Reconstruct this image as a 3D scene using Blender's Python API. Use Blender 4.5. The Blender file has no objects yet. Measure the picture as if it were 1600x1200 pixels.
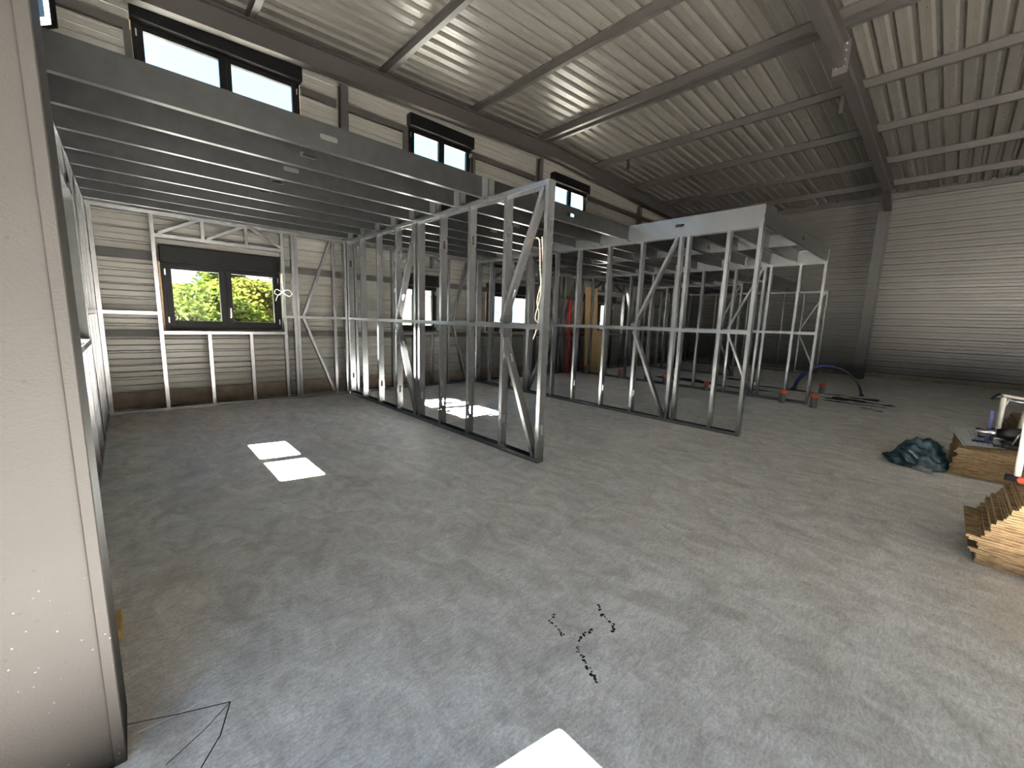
import bpy, bmesh, math, random
from mathutils import Vector, Matrix
random.seed(7)
SC = bpy.context.scene
COL = SC.collection

# ------------------------------------------------------------------ camera
F_PX, YAW, PIT, ROLL, EYE = 639.3, 0.81494, 0.15212, 0.0330, 1.5
cy, sy, cp, sp = math.cos(YAW), math.sin(YAW), math.cos(PIT), math.sin(PIT)
fw = Vector((cy*cp, sy*cp, -sp)); rt0 = Vector((sy, -cy, 0)); up0 = rt0.cross(fw)
c_, s_ = math.cos(ROLL), math.sin(ROLL)
rt = rt0*c_ + up0*s_; up = -rt0*s_ + up0*c_
cam = bpy.data.cameras.new('camera'); co = bpy.data.objects.new('camera', cam); COL.objects.link(co)
cam.sensor_fit = 'HORIZONTAL'; cam.sensor_width = 36; cam.lens = 36*F_PX/1600; cam.clip_end = 400; cam.clip_start = .02
m = Matrix((rt, up, -fw)).transposed().to_4x4(); m.translation = Vector((0, 0, EYE)); co.matrix_world = m
SC.camera = co

# ------------------------------------------------------------------ sky, sun, exposure
SUN_TO = Vector((-1, .2, 1.02)).normalized()
w = bpy.data.worlds.new('sky'); SC.world = w; w.use_nodes = True
nt = w.node_tree; bg = nt.nodes['Background']
tc = nt.nodes.new('ShaderNodeTexCoord'); sx = nt.nodes.new('ShaderNodeSeparateXYZ'); nt.links.new(tc.outputs['Generated'], sx.inputs[0])
sr = nt.nodes.new('ShaderNodeValToRGB'); e = sr.color_ramp.elements; e[0].position = 0; e[0].color = (.66, .84, 1.0, 1); e[1].position = .75; e[1].color = (.30, .60, 1.0, 1)
e2 = e.new(.25); e2.color = (.42, .74, 1.0, 1)
nt.links.new(sx.outputs['Z'], sr.inputs[0]); nt.links.new(sr.outputs[0], bg.inputs[0]); bg.inputs[1].default_value = .0190
sl = bpy.data.lights.new('sun', 'SUN'); so = bpy.data.objects.new('sun', sl); COL.objects.link(so)
so.rotation_euler = SUN_TO.to_track_quat('Z', 'Y').to_euler(); so.location = (-10, 2, 12)
sl.energy = 6.2; sl.angle = math.radians(.6); sl.color = (1, .95, .88)
vs = SC.view_settings; vs.view_transform = 'Standard'; vs.look = 'None'; vs.gamma = 1; vs.use_curve_mapping = False
vs.exposure = 7.2
SC.cycles.max_bounces = 12; SC.cycles.diffuse_bounces = 8; SC.cycles.glossy_bounces = 4
SC.cycles.transparent_max_bounces = 12; SC.cycles.sample_clamp_indirect = 6
SC.cycles.caustics_reflective = False; SC.cycles.caustics_refractive = False

# ------------------------------------------------------------------ materials
def mat(name, col, rough=.6, metal=0.0, var=.12, scale=6, bump=0.0, bscale=40, spec=.4, dark=None, stretch=(1, 1, 1), det=6):
    M = bpy.data.materials.new(name); M.use_nodes = True; n = M.node_tree.nodes; L = M.node_tree.links
    b = n['Principled BSDF']; b.inputs['Roughness'].default_value = rough; b.inputs['Metallic'].default_value = metal
    b.inputs['Specular IOR Level'].default_value = spec
    g = n.new('ShaderNodeNewGeometry'); mp = n.new('ShaderNodeMapping'); mp.inputs['Scale'].default_value = stretch
    L.new(g.outputs['Position'], mp.inputs[0])
    nz = n.new('ShaderNodeTexNoise'); nz.inputs['Scale'].default_value = scale; nz.inputs['Detail'].default_value = det
    L.new(mp.outputs[0], nz.inputs['Vector'])
    cr = n.new('ShaderNodeValToRGB'); cr.color_ramp.elements[0].position = .3; cr.color_ramp.elements[1].position = .7
    lo = dark if dark else tuple(c*(1-var) for c in col); hi = tuple(min(1, c*(1+var)) for c in col)
    cr.color_ramp.elements[0].color = (*lo, 1); cr.color_ramp.elements[1].color = (*hi, 1)
    L.new(nz.outputs[0], cr.inputs[0]); L.new(cr.outputs[0], b.inputs['Base Color'])
    if bump:
        n2 = n.new('ShaderNodeTexNoise'); n2.inputs['Scale'].default_value = bscale; L.new(mp.outputs[0], n2.inputs['Vector'])
        bm = n.new('ShaderNodeBump'); bm.inputs['Strength'].default_value = bump; bm.inputs['Distance'].default_value = .01
        L.new(n2.outputs[0], bm.inputs['Height']); L.new(bm.outputs[0], b.inputs['Normal'])
    return M

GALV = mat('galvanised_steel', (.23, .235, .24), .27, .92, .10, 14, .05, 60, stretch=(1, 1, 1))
GALVD = mat('galvanised_steel_shaded', (.046, .048, .048), .33, .88, .12, 9, .05, 50)  # same galvanised steel as the frames, shade of the joists put into its colour
PAINT = mat('taupe_primer_steel', (.021, .019, .0175), .5, 0, .12, 3, .08, 120)
COLP = mat('column_primer', (.0078, .0071, .0064), .62, 0, .07, 2.2, .12, 160, dark=(.0068, .0062, .0055), spec=.12)
def add_specks(M):
    n = M.node_tree.nodes; L = M.node_tree.links; b = n['Principled BSDF']; src = b.inputs['Base Color'].links[0].from_socket
    g = n.new('ShaderNodeNewGeometry')
    for sc_, th, col in ((26, .10, (.0035, .003, .0026)), (34, .09, (.05, .047, .044)), (9, .045, (.004, .0036, .003))):
        v = n.new('ShaderNodeTexVoronoi'); v.inputs['Scale'].default_value = sc_; L.new(g.outputs['Position'], v.inputs['Vector'])
        z = n.new('ShaderNodeTexNoise'); z.inputs['Scale'].default_value = 2.2; L.new(g.outputs['Position'], z.inputs['Vector'])
        m1 = n.new('ShaderNodeMath'); m1.operation = 'LESS_THAN'; m1.inputs[1].default_value = th; L.new(v.outputs['Distance'], m1.inputs[0])
        m2 = n.new('ShaderNodeMath'); m2.operation = 'GREATER_THAN'; m2.inputs[1].default_value = .56; L.new(z.outputs[0], m2.inputs[0])
        m3 = n.new('ShaderNodeMath'); m3.operation = 'MULTIPLY'; L.new(m1.outputs[0], m3.inputs[0]); L.new(m2.outputs[0], m3.inputs[1])
        x = n.new('ShaderNodeMix'); x.data_type = 'RGBA'; L.new(m3.outputs[0], x.inputs[0]); L.new(src, x.inputs[6]); x.inputs[7].default_value = (*col, 1)
        src = x.outputs[2]
    L.new(src, b.inputs['Base Color'])
add_specks(COLP)
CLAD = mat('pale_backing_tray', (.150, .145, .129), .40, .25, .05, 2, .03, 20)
CLADB = mat('shaded_tray_end_wall', (.068, .066, .061), .38, .35, .06, 2, .03, 20)  # same lacquer as the other walls, darkened in colour for the weaker light here
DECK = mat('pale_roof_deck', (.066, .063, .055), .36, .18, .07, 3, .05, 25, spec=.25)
SLATE = mat('slate_primer_steel', (.018, .0175, .017), .5, 0, .12, 3, .08, 120)
BLACK = mat('black_window_frame', (.0028, .0028, .003), .4, 0, .2, 20, spec=.12)
PLINTH = mat('plinth_concrete', (.17, .135, .105), .85, 0, .25, 5, .3, 40)
WOODR = mat('raw_wood_reveal', (.62, .42, .22), .7, 0, .2, 12, .1, 60, stretch=(1, 1, 8))
CHROME = mat('brushed_handle', (.55, .55, .56), .3, 1, .05, 20)
PVC = mat('grey_pvc', (.10, .098, .095), .45, 0, .1, 20)
REDCAP = mat('red_cap', (.62, .085, .035), .4, 0, .1, 20)
BLUE = mat('blue_sheath', (.008, .018, .11), .35, 0, .2, 60, .3, 120)
BLKP = mat('black_plastic', (.012, .012, .014), .38, 0, .2, 20)
WHITEP = mat('white_tube_paint', (.50, .48, .42), .35, 0, .04, 10)
REDP = mat('red_plastic', (.22, .008, .010), .4, 0, .1, 20)
PAPER = mat('drawing_paper', (.80, .83, .90), .7, 0, .02, 10)
INK = mat('ink_line', (.10, .10, .13), .8, 0, .05, 10)
CORD = mat('tan_cord', (.62, .5, .38), .7, 0, .1, 30)
CORDW = mat('white_cord', (.85, .85, .84), .6, 0, .05, 30)
GREYC = mat('grey_rubble', (.35, .34, .33), .8, 0, .3, 30, .3, 60)
BLOCKW = mat('yellow_wood_offcut', (.52, .36, .14), .75, 0, .15, 20, .1, 60)
SCREW = mat('dark_screw', (.05, .045, .04), .5, .5, .1, 20)
BARK = mat('bark', (.10, .07, .045), .9, 0, .3, 12, .4, 30)
EXTG = mat('outdoor_gravel', (.25, .24, .22), .9, 0, .15, 3, .3, 30)
EXTW = mat('outdoor_white_wall', (.07, .072, .075), .7, 0, .04, 2)
EXTT = mat('outdoor_tan_wall', (.10, .08, .056), .8, 0, .06, 2)
EXTR = mat('outdoor_roof', (.10, .09, .09), .8, 0, .15, 5)
FILL = mat('joint_filler', (.74, .73, .72), .8, 0, .12, 20)
WET = mat('wet_concrete', (.045, .045, .045), .22, 0, .3, 30, 0, 40, spec=.6)

def floor_material():
    M = bpy.data.materials.new('power_floated_concrete'); M.use_nodes = True; n = M.node_tree.nodes; L = M.node_tree.links
    b = n['Principled BSDF']; g = n.new('ShaderNodeNewGeometry')
    def noise(scale, det, st=(1, 1, 1), dist=0.0):
        mp = n.new('ShaderNodeMapping'); mp.inputs['Scale'].default_value = st; L.new(g.outputs['Position'], mp.inputs[0])
        z = n.new('ShaderNodeTexNoise'); z.inputs['Scale'].default_value = scale; z.inputs['Detail'].default_value = det
        z.inputs['Distortion'].default_value = dist; z.inputs['Roughness'].default_value = .62
        L.new(mp.outputs[0], z.inputs['Vector']); return z.outputs[0]
    def ramp(v, p0, c0, p1, c1):
        r = n.new('ShaderNodeValToRGB'); e = r.color_ramp.elements; e[0].position = p0; e[1].position = p1
        e[0].color = (*c0, 1); e[1].color = (*c1, 1); L.new(v, r.inputs[0]); return r.outputs[0]
    def mix(t, fac, a, c):
        x = n.new('ShaderNodeMix'); x.data_type = 'RGBA'; x.blend_type = t
        if isinstance(fac, float): x.inputs[0].default_value = fac
        else: L.new(fac, x.inputs[0])
        L.new(a, x.inputs[6]); L.new(c, x.inputs[7]); return x.outputs[2]
    base = ramp(noise(.55, 9, (1, 1.5, 1), .6), .33, (.73, .715, .695), .68, (.84, .83, .815))
    mott = ramp(noise(3.2, 10, (1.6, 1, 1), 1.2), .34, (.74, .73, .72), .64, (1.08, 1.08, 1.09))
    c = mix('MULTIPLY', 1.0, base, mott)
    swirl = ramp(noise(9, 8, (1, 3.2, 1), 2.5), .38, (.78, .78, .785), .58, (1.06, 1.06, 1.06))
    c = mix('MULTIPLY', .8, c, swirl)
    fine = ramp(noise(90, 4), .35, (.78, .78, .78), .65, (1.12, 1.12, 1.12))
    c = mix('MULTIPLY', .8, c, fine)
    # pale trowel scratches
    scr = ramp(noise(5, 12, (9, .8, 1), 3.5), .66, (0, 0, 0), .74, (1, 1, 1))
    pale = n.new('ShaderNodeRGB'); pale.outputs[0].default_value = (.85, .84, .82, 1)
    f = n.new('ShaderNodeMath'); f.operation = 'MULTIPLY'; f.inputs[1].default_value = .6; L.new(scr, f.inputs[0])
    c = mix('MIX', f.outputs[0], c, pale.outputs[0])
    br = ramp(noise(.9, 5, (1, 1, 1), .3), .60, (1, 1, 1), .78, (1.02, .90, .78))
    c = mix('MULTIPLY', .8, c, br)
    L.new(c, b.inputs['Base Color'])
    rr = n.new('ShaderNodeMapRange'); L.new(noise(2.2, 8, (1, 1.6, 1), 1.0), rr.inputs[0]); rr.inputs[3].default_value = .42; rr.inputs[4].default_value = .66
    L.new(rr.outputs[0], b.inputs['Roughness']); b.inputs['Specular IOR Level'].default_value = .45
    bp = n.new('ShaderNodeBump'); bp.inputs['Strength'].default_value = .12; bp.inputs['Distance'].default_value = .004
    L.new(noise(35, 8), bp.inputs['Height']); L.new(bp.outputs[0], b.inputs['Normal'])
    return M
CONC = floor_material()

def osb_material(name, edge):
    M = bpy.data.materials.new(name); M.use_nodes = True; n = M.node_tree.nodes; L = M.node_tree.links
    b = n['Principled BSDF']; b.inputs['Roughness'].default_value = .75; g = n.new('ShaderNodeNewGeometry')
    mp = n.new('ShaderNodeMapping'); mp.inputs['Scale'].default_value = (1, .35, 6) if edge else (1, .45, 1); L.new(g.outputs['Position'], mp.inputs[0])
    v = n.new('ShaderNodeTexVoronoi'); v.inputs['Scale'].default_value = 60 if edge else 38; L.new(mp.outputs[0], v.inputs['Vector'])
    r = n.new('ShaderNodeValToRGB'); e = r.color_ramp.elements
    e[0].color = (.19, .11, .045, 1); e[1].color = (.54, .37, .18, 1); e[0].position = .1; e[1].position = .8
    if edge: e[0].color = (.14, .08, .035, 1); e[1].color = (.52, .36, .19, 1)
    L.new(v.outputs['Color'], r.inputs[0]); L.new(r.outputs[0], b.inputs['Base Color'])
    bp = n.new('ShaderNodeBump'); bp.inputs['Strength'].default_value = .25; bp.inputs['Distance'].default_value = .003
    L.new(v.outputs['Distance'], bp.inputs['Height']); L.new(bp.outputs[0], b.inputs['Normal'])
    return M
OSBM = osb_material('strand_board', True)

def glass_material():
    M = bpy.data.materials.new('clear_pane'); M.use_nodes = True; n = M.node_tree.nodes; L = M.node_tree.links
    n.remove(n['Principled BSDF'])
    t = n.new('ShaderNodeBsdfTransparent'); t.inputs[0].default_value = (.94, .97, .97, 1)
    gl = n.new('ShaderNodeBsdfGlossy'); gl.inputs['Roughness'].default_value = .01
    lw = n.new('ShaderNodeLayerWeight'); lw.inputs[0].default_value = .5; pw = n.new('ShaderNodeMath'); pw.operation = 'POWER'; pw.inputs[1].default_value = 4; L.new(lw.outputs['Facing'], pw.inputs[0])
    fr = n.new('ShaderNodeMath'); fr.operation = 'MULTIPLY_ADD'; fr.inputs[1].default_value = .7; fr.inputs[2].default_value = .03; L.new(pw.outputs[0], fr.inputs[0])
    mx = n.new('ShaderNodeMixShader'); L.new(fr.outputs[0], mx.inputs[0]); L.new(t.outputs[0], mx.inputs[1]); L.new(gl.outputs[0], mx.inputs[2])
    L.new(mx.outputs[0], n['Material Output'].inputs[0]); return M
GLASS = glass_material()

def leaf_material(name, a, c2):
    M = bpy.data.materials.new(name); M.use_nodes = True; n = M.node_tree.nodes; L = M.node_tree.links
    b = n['Principled BSDF']; b.inputs['Roughness'].default_value = .9; b.inputs['Specular IOR Level'].default_value = 0
    g = n.new('ShaderNodeNewGeometry'); r = n.new('ShaderNodeValToRGB')
    r.color_ramp.elements[0].color = (*a, 1); r.color_ramp.elements[1].color = (*c2, 1)
    L.new(g.outputs['Random Per Island'], r.inputs[0]); L.new(r.outputs[0], b.inputs['Base Color'])
    tr = n.new('ShaderNodeBsdfTranslucent'); L.new(r.outputs[0], tr.inputs[0])
    ad = n.new('ShaderNodeMixShader'); ad.inputs[0].default_value = .4
    L.new(b.outputs[0], ad.inputs[1]); L.new(tr.outputs[0], ad.inputs[2]); L.new(ad.outputs[0], n['Material Output'].inputs[0])
    return M
LEAF1 = leaf_material('leaf_yellow_green', (.008, .015, .002), (.026, .034, .005))
LEAF2 = leaf_material('leaf_ochre_green', (.011, .015, .002), (.033, .031, .006))

def bag_material():
    M = mat('dark_teal_film', (.010, .040, .052), .28, 0, .3, 8, .5, 30, spec=.6); return M
BAGM = bag_material()

# ------------------------------------------------------------------ mesh helpers
class MB:
    def __init__(s): s.v = []; s.f = []
    def add(s, vs, fs):
        k = len(s.v); s.v += [tuple(v) for v in vs]; s.f += [tuple(k+i for i in f) for f in fs]; return s
    def box(s, x0, x1, y0, y1, z0, z1):
        return s.add([(x, y, z) for z in (z0, z1) for x, y in ((x0, y0), (x1, y0), (x1, y1), (x0, y1))],
                     [(3, 2, 1, 0), (4, 5, 6, 7), (0, 1, 5, 4), (1, 2, 6, 5), (2, 3, 7, 6), (3, 0, 4, 7)])
    def bbox(s, x0, x1, y0, y1, z0, z1, b=.004):          # box with chamfered edges
        xs = (x0, x1); ys = (y0, y1); zs = (z0, z1)
        bm = bmesh.new(); bmesh.ops.create_cube(bm, size=1)
        for v in bm.verts:
            v.co = ((xs[v.co.x > 0]), (ys[v.co.y > 0]), (zs[v.co.z > 0]))
        bmesh.ops.bevel(bm, geom=bm.edges[:], offset=b, segments=1, affect='EDGES')
        bm.verts.index_update()
        s.add([v.co[:] for v in bm.verts], [tuple(v.index for v in f.verts) for f in bm.faces]); bm.free(); return s
    def prism(s, prof, p0, p1, a, b):                     # 2-D outline (a,b) swept from p0 to p1
        p0, p1, a, b = Vector(p0), Vector(p1), Vector(a), Vector(b); n = len(prof)
        vs = [p + a*u + b*v for p in (p0, p1) for u, v in prof]
        return s.add(vs, [tuple(range(n))[::-1], tuple(range(n, 2*n))] + [(i, (i+1) % n, n+(i+1) % n, n+i) for i in range(n)])
    def sheet(s, prof, p0, p1, a, b, t):                   # open thin profile with thickness t towards b
        q = list(prof) + [(u, v+t) for u, v in reversed(prof)]
        n = len(prof); p0, p1, a, b = Vector(p0), Vector(p1), Vector(a), Vector(b); N = 2*n
        vs = [p + a*u + b*v for p in (p0, p1) for u, v in q]
        fs = [(i, (i+1) % N, N+(i+1) % N, N+i) for i in range(N)]
        for i in range(n-1):
            fs += [(i, N-1-i, N-2-i, i+1), (N+i+1, N+N-2-i, N+N-1-i, N+i)]
        return s.add(vs, fs)
    def tube(s, pts, r, n=8, cap=True):
        pts = [Vector(p) for p in pts]; k0 = len(s.v); N = len(pts); prev = None
        for i, p in enumerate(pts):
            d = (pts[min(i+1, N-1)] - pts[max(i-1, 0)]).normalized()
            if prev is None: prev = d.orthogonal().normalized()
            prev = (prev - d*prev.dot(d)).normalized(); q = d.cross(prev)
            rr = r[i] if isinstance(r, (list, tuple)) else r
            s.v += [tuple(p + (prev*math.cos(t) + q*math.sin(t))*rr) for t in (2*math.pi*j/n for j in range(n))]
        for i in range(N-1):
            for j in range(n):
                s.f.append((k0+i*n+j, k0+i*n+(j+1) % n, k0+(i+1)*n+(j+1) % n, k0+(i+1)*n+j))
        if cap:
            s.f.append(tuple(k0+j for j in range(n))[::-1]); s.f.append(tuple(k0+(N-1)*n+j for j in range(n)))
        return s
    def lathe(s, c, prof, n=20):
        k = len(s.v); N = len(prof)
        for r, z in prof:
            s.v += [(c[0]+r*math.cos(2*math.pi*j/n), c[1]+r*math.sin(2*math.pi*j/n), c[2]+z) for j in range(n)]
        for i in range(N-1):
            for j in range(n): s.f.append((k+i*n+j, k+i*n+(j+1) % n, k+(i+1)*n+(j+1) % n, k+(i+1)*n+j))
        s.f.append(tuple(k+j for j in range(n))[::-1]); s.f.append(tuple(k+(N-1)*n+j for j in range(n))); return s
    def member(s, p0, p1, a, b, W, F, t=.003, lip=.012, slots=()):
        """cold-formed C section: web across a (width W), flanges towards b; slots = (distance, length, width) in the web"""
        p0, p1 = Vector(p0), Vector(p1); a = Vector(a).normalized(); b = Vector(b).normalized(); d = (p1-p0); Ln = d.length; d.normalize()
        P = lambda u, x, y: p0 + d*u + a*x + b*y
        h = W/2
        for sg in (1, -1):                               # flange with lip
            prof = [(sg*h, 0), (sg*h, F), (sg*(h-lip), F), (sg*(h-lip), F-t), (sg*(h-t), F-t), (sg*(h-t), 0)]
            n = len(prof); vs = [P(u, x, y) for u in (0, Ln) for x, y in prof]
            s.add(vs, [tuple(range(n)), tuple(range(2*n-1, n-1, -1))] + [(i, n+i, n+(i+1) % n, (i+1) % n) for i in range(n)])
        h2 = h-t; cuts = [0]; segs = []
        for (c, l, wd) in sorted(slots):
            segs.append((cuts[-1], c-l, None)); segs.append((c-l, c+l, (c, l/2, wd/2))); cuts.append(c+l)
        segs.append((cuts[-1], Ln, None))
        for u0, u1, hole in segs:
            if u1-u0 < 1e-4: continue
            if not hole:
                s.add([P(u, x, y) for y in (0, t) for u, x in ((u0, -h2), (u1, -h2), (u1, h2), (u0, h2))],
                      [(0, 1, 2, 3), (7, 6, 5, 4), (0, 4, 5, 1), (2, 6, 7, 3), (0, 3, 7, 4), (1, 5, 6, 2)])
            else:
                c, hl, hw = hole; K = 16; inn = []; out = []
                for i in range(K):
                    th = 2*math.pi*(i+.5)/K; cx, sx = math.cos(th), math.sin(th)
                    inn.append((c + (hl-hw)*(1 if cx > 0 else -1) + hw*cx, hw*sx))
                    ux, uy = cx*(u1-u0)/2, sx*h2; k = 1/max(abs(cx), abs(sx))
                    out.append((c+ux*k, uy*k))
                vs = [P(u, x, y) for y in (0, t) for u, x in inn+out]; fs = []
                for i in range(K):
                    j = (i+1) % K
                    fs += [(i, j, K+j, K+i), (2*K+K+i, 2*K+K+j, 2*K+j, 2*K+i), (i, 2*K+i, 2*K+j, j)]
                s.add(vs, fs)
                for (cu, cx2) in ((u0, -h2), (u1, -h2), (u1, h2), (u0, h2)):   # corner triangles
                    near = sorted(range(K), key=lambda i: (out[i][0]-cu)**2+(out[i][1]-cx2)**2)[:2]
                    for y in (0, t):
                        s.add([P(cu, cx2, y), P(*out[near[0]], y), P(*out[near[1]], y)], [(0, 1, 2)])
        return s

def obj(name, mb, m, parent=None, smooth=False, **kw):
    me = bpy.data.meshes.new(name); me.from_pydata(mb.v, [], mb.f); me.validate(); me.update()
    bm = bmesh.new(); bm.from_mesh(me); bmesh.ops.recalc_face_normals(bm, faces=bm.faces[:]); bm.to_mesh(me); bm.free()
    if smooth:
        for p in me.polygons: p.use_smooth = True
    me.materials.append(m); o = bpy.data.objects.new(name, me); COL.objects.link(o)
    if parent:
        o.parent = parent; o.matrix_parent_inverse = parent.matrix_basis.inverted()
    for k, v in kw.items(): o[k] = v
    return o
def thing(name, label, cat, loc=(0, 0, 0), group=None):
    o = bpy.data.objects.new(name, None); COL.objects.link(o); o.location = loc; o.empty_display_size = .1
    o['label'] = label; o['category'] = cat
    if group: o['group'] = group
    return o
def tag(o, label, cat, group=None):
    o['label'] = label; o['category'] = cat
    if group: o['group'] = group
    return o
def struct(name, loc=(0, 0, 0)):
    o = bpy.data.objects.new(name, None); COL.objects.link(o); o.location = loc; o['kind'] = 'structure'; return o

X0, X1, YB, YF, RX = -.78, 18.8, 8.35, -10.9, 9.0       # inner cladding planes and ridge
ztop = lambda x: 5.83 + .040*(RX+.78-abs(x-RX)) - .0    # rafter top line
# ------------------------------------------------------------------ floor: slabs with joints
floor = struct('floor')
JX = [-1.0, 2.47, 8.6, 14.7, 19.0]; JY = [-11.1, -4.4, 1.8, 8.6]
g = .004
for i in range(len(JX)-1):
    for j in range(len(JY)-1):
        obj('slab', MB().box(JX[i]+g, JX[i+1]-g, JY[j]+g, JY[j+1]-g, -.16, 0), CONC, floor)
fb = MB()
for x in JX[1:-1]: fb.box(x-g, x+g, JY[0], JY[-1], -.15, -.0012)
for y in JY[1:-1]: fb.box(JX[0], JX[-1], y-g, y+g, -.15, -.0014)
obj('joint_filler', fb, FILL, floor)
# diamond joint and cracks round the near column base
ck = MB()
def crack(pts, wd, z=.0008):
    for (a, b) in zip(pts[:-1], pts[1:]):
        a, b = Vector((*a, 0)), Vector((*b, 0)); d = (b-a).normalized(); n = Vector((-d.y, d.x, 0))*wd/2
        e = d*wd*.3
        ck.add([a-n-e+Vector((0, 0, .0002)), b-n+e+Vector((0, 0, .0002)), b+n+e+Vector((0, 0, .0002)), a+n-e+Vector((0, 0, .0002)),
                a-n-e+Vector((0, 0, z)), b-n+e+Vector((0, 0, z)), b+n+e+Vector((0, 0, z)), a+n-e+Vector((0, 0, z))],
               [(0, 1, 2, 3), (7, 6, 5, 4), (0, 4, 5, 1), (1, 5, 6, 2), (2, 6, 7, 3), (3, 7, 4, 0)])
crack([(.18, 1.73), (.02, 1.80), (-.12, 1.87)], .004)
crack([(.18, 1.73), (.13, 1.60), (.07, 1.52), (.0, 1.42), (-.1, 1.30)], .0045)
crack([(.18, 1.73), (.09, 1.66), (-.02, 1.60)], .003)
obj('crack', ck, WET, floor)
st = MB(); rs = random.Random(3)
def drip(cx, cy, r):
    n = 9; k = len(st.v)
    st.v.append((cx, cy, .0011)); 
    for i in range(n):
        t = 2*math.pi*i/n; q = r*rs.uniform(.5, 1.25); st.v.append((cx+q*math.cos(t), cy+q*math.sin(t), .0009))
    for i in range(n): st.f.append((k, k+1+i, k+1+(i+1) % n))
def pxfloor(x, y, z=0):
    d = fw + rt*((x-800)/F_PX) - up*((y-600)/F_PX); t = (z-EYE)/d.z; return Vector((0, 0, EYE)) + d*t
for chain, r in (([(934, 945), (941, 960), (946, 968), (957, 974), (959, 985), (954, 990)], .006),
                 ([(865, 962), (861, 970), (868, 980), (878, 990), (880, 996)], .0045),
                 ([(926, 985), (915, 990), (908, 994), (905, 1005), (902, 1015), (908, 1025), (917, 1040), (924, 1050), (929, 1062), (932, 1070)], .005)):
    for (a, b) in zip(chain[:-1], chain[1:]):
        for k in range(5):
            f = k/5; p = pxfloor(a[0]+(b[0]-a[0])*f, a[1]+(b[1]-a[1])*f)
            if rs.random() < .75: drip(p.x+rs.uniform(-.008, .008), p.y+rs.uniform(-.006, .006), r*rs.uniform(.9, 1.9))
obj('drip_stain', st, WET, floor)
st = MB()
def puddle(x, y, rx, ry, seed):
    q = random.Random(seed); n = 40; k = len(st.v); st.v.append((x, y, .0013))
    ph = [q.uniform(0, 6.28) for _ in range(4)]
    for i in range(n):
        t = 2*math.pi*i/n; s = 1+.22*math.sin(3*t+ph[0])+.16*math.sin(5*t+ph[1])+.10*math.sin(9*t+ph[2])+.05*math.sin(15*t+ph[3])
        st.v.append((x+rx*s*math.cos(t), y+ry*s*math.sin(t), .001))
    for i in range(n): st.f.append((k, k+1+i, k+1+(i+1) % n))
puddle(11.7, 1.45, .26, .42, 1); puddle(11.2, 1.35, .09, .6, 2); puddle(12.2, 1.15, .16, .3, 11); puddle(11.6, .8, .1, .2, 12); puddle(12.4, 1.7, .07, .25, 13); puddle(12.3, 2.7, .12, .9, 3); puddle(11.6, 5.0, .35, .9, 4)
puddle(11.4, 3.6, .14, .8, 5); puddle(13.2, 4.2, .18, .5, 6); puddle(10.75, 1.0, .05, .12, 8); puddle(10.6, .8, .05, .09, 9)
obj('wet_patch', st, WET, floor)

# ------------------------------------------------------------------ cladding walls
def tray_profile(h):     # one backing tray: flat with two small ribs and a deeper lip joint (u up, v into the room)
    return [(0, 0), (.012, -.014), (.020, -.014), (.030, 0), (h*.24, .001), (h*.24+.01, .006), (h*.24+.02, .001), (h*.48, 0), (h*.48+.012, .014), (h*.48+.034, .014), (h*.48+.046, 0), (h*.76, .001), (h*.76+.01, .006), (h*.76+.02, .001), (h-.004, 0), (h, -.006)]
def wall_trays(wall, m, fixed, axis, nrm, lo, hi, zmin, zmaxf, holes, h=.4, ranges=None):
    """horizontal trays; axis 'x' or 'y' = running direction; holes (a0,a1,z0,z1)"""
    z = zmin
    while z < 6.6:
        z1 = z+h; cuts = sorted({lo, hi, *[c for hh in holes for c in hh[:2] if lo < c < hi], *[c for c in (ranges or []) if lo < c < hi]})
        for a0, a1 in zip(cuts[:-1], cuts[1:]):
            mid = (a0+a1)/2; top = zmaxf(mid)
            spans = [(z, min(z1, top))]
            for hh in holes:
                if hh[0] < mid < hh[1]:
                    ns = []
                    for q0, q1 in spans:
                        if hh[3] <= q0 or hh[2] >= q1: ns.append((q0, q1))
                        else:
                            if hh[2] > q0+.01: ns.append((q0, hh[2]))
                            if hh[3] < q1-.01: ns.append((hh[3], q1))
                    spans = ns
            for q0, q1 in spans:
                if q1-q0 < .02: continue
                pr = [(u, v) for u, v in tray_profile(h) if q0-z-1e-6 <= u <= q1-z+1e-6]
                if not pr or pr[0][0] > q0-z+1e-4: pr = [(q0-z, pr[0][1] if pr else 0)] + pr
                if pr[-1][0] < q1-z-1e-4: pr = pr + [(q1-z, pr[-1][1])]
                mb = MB()
                if axis == 'x': mb.sheet(pr, (a0, fixed, z), (a1, fixed, z), (0, 0, 1), (0, nrm, 0), -.03)
                else: mb.sheet(pr, (fixed, a0, z), (fixed, a1, z), (0, 0, 1), (nrm, 0, 0), -.03)
                obj('cladding_tray', mb, m, wall)
        z = z1

def girt(wall, axis, a0, a1, fixed, z0, z1, dep=.07, m=PAINT):
    if axis == 'x': return obj('girt', MB().member((a0, fixed, (z0+z1)/2), (a1, fixed, (z0+z1)/2), (0, 0, 1), (0, 1, 0), z1-z0, dep, .004, .02), m, wall)
    return obj('girt', MB().member((fixed, a0, (z0+z1)/2), (fixed, a1, (z0+z1)/2), (0, 0, 1), (-1, 0, 0), z1-z0, dep, .004, .02), m, wall)

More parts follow.
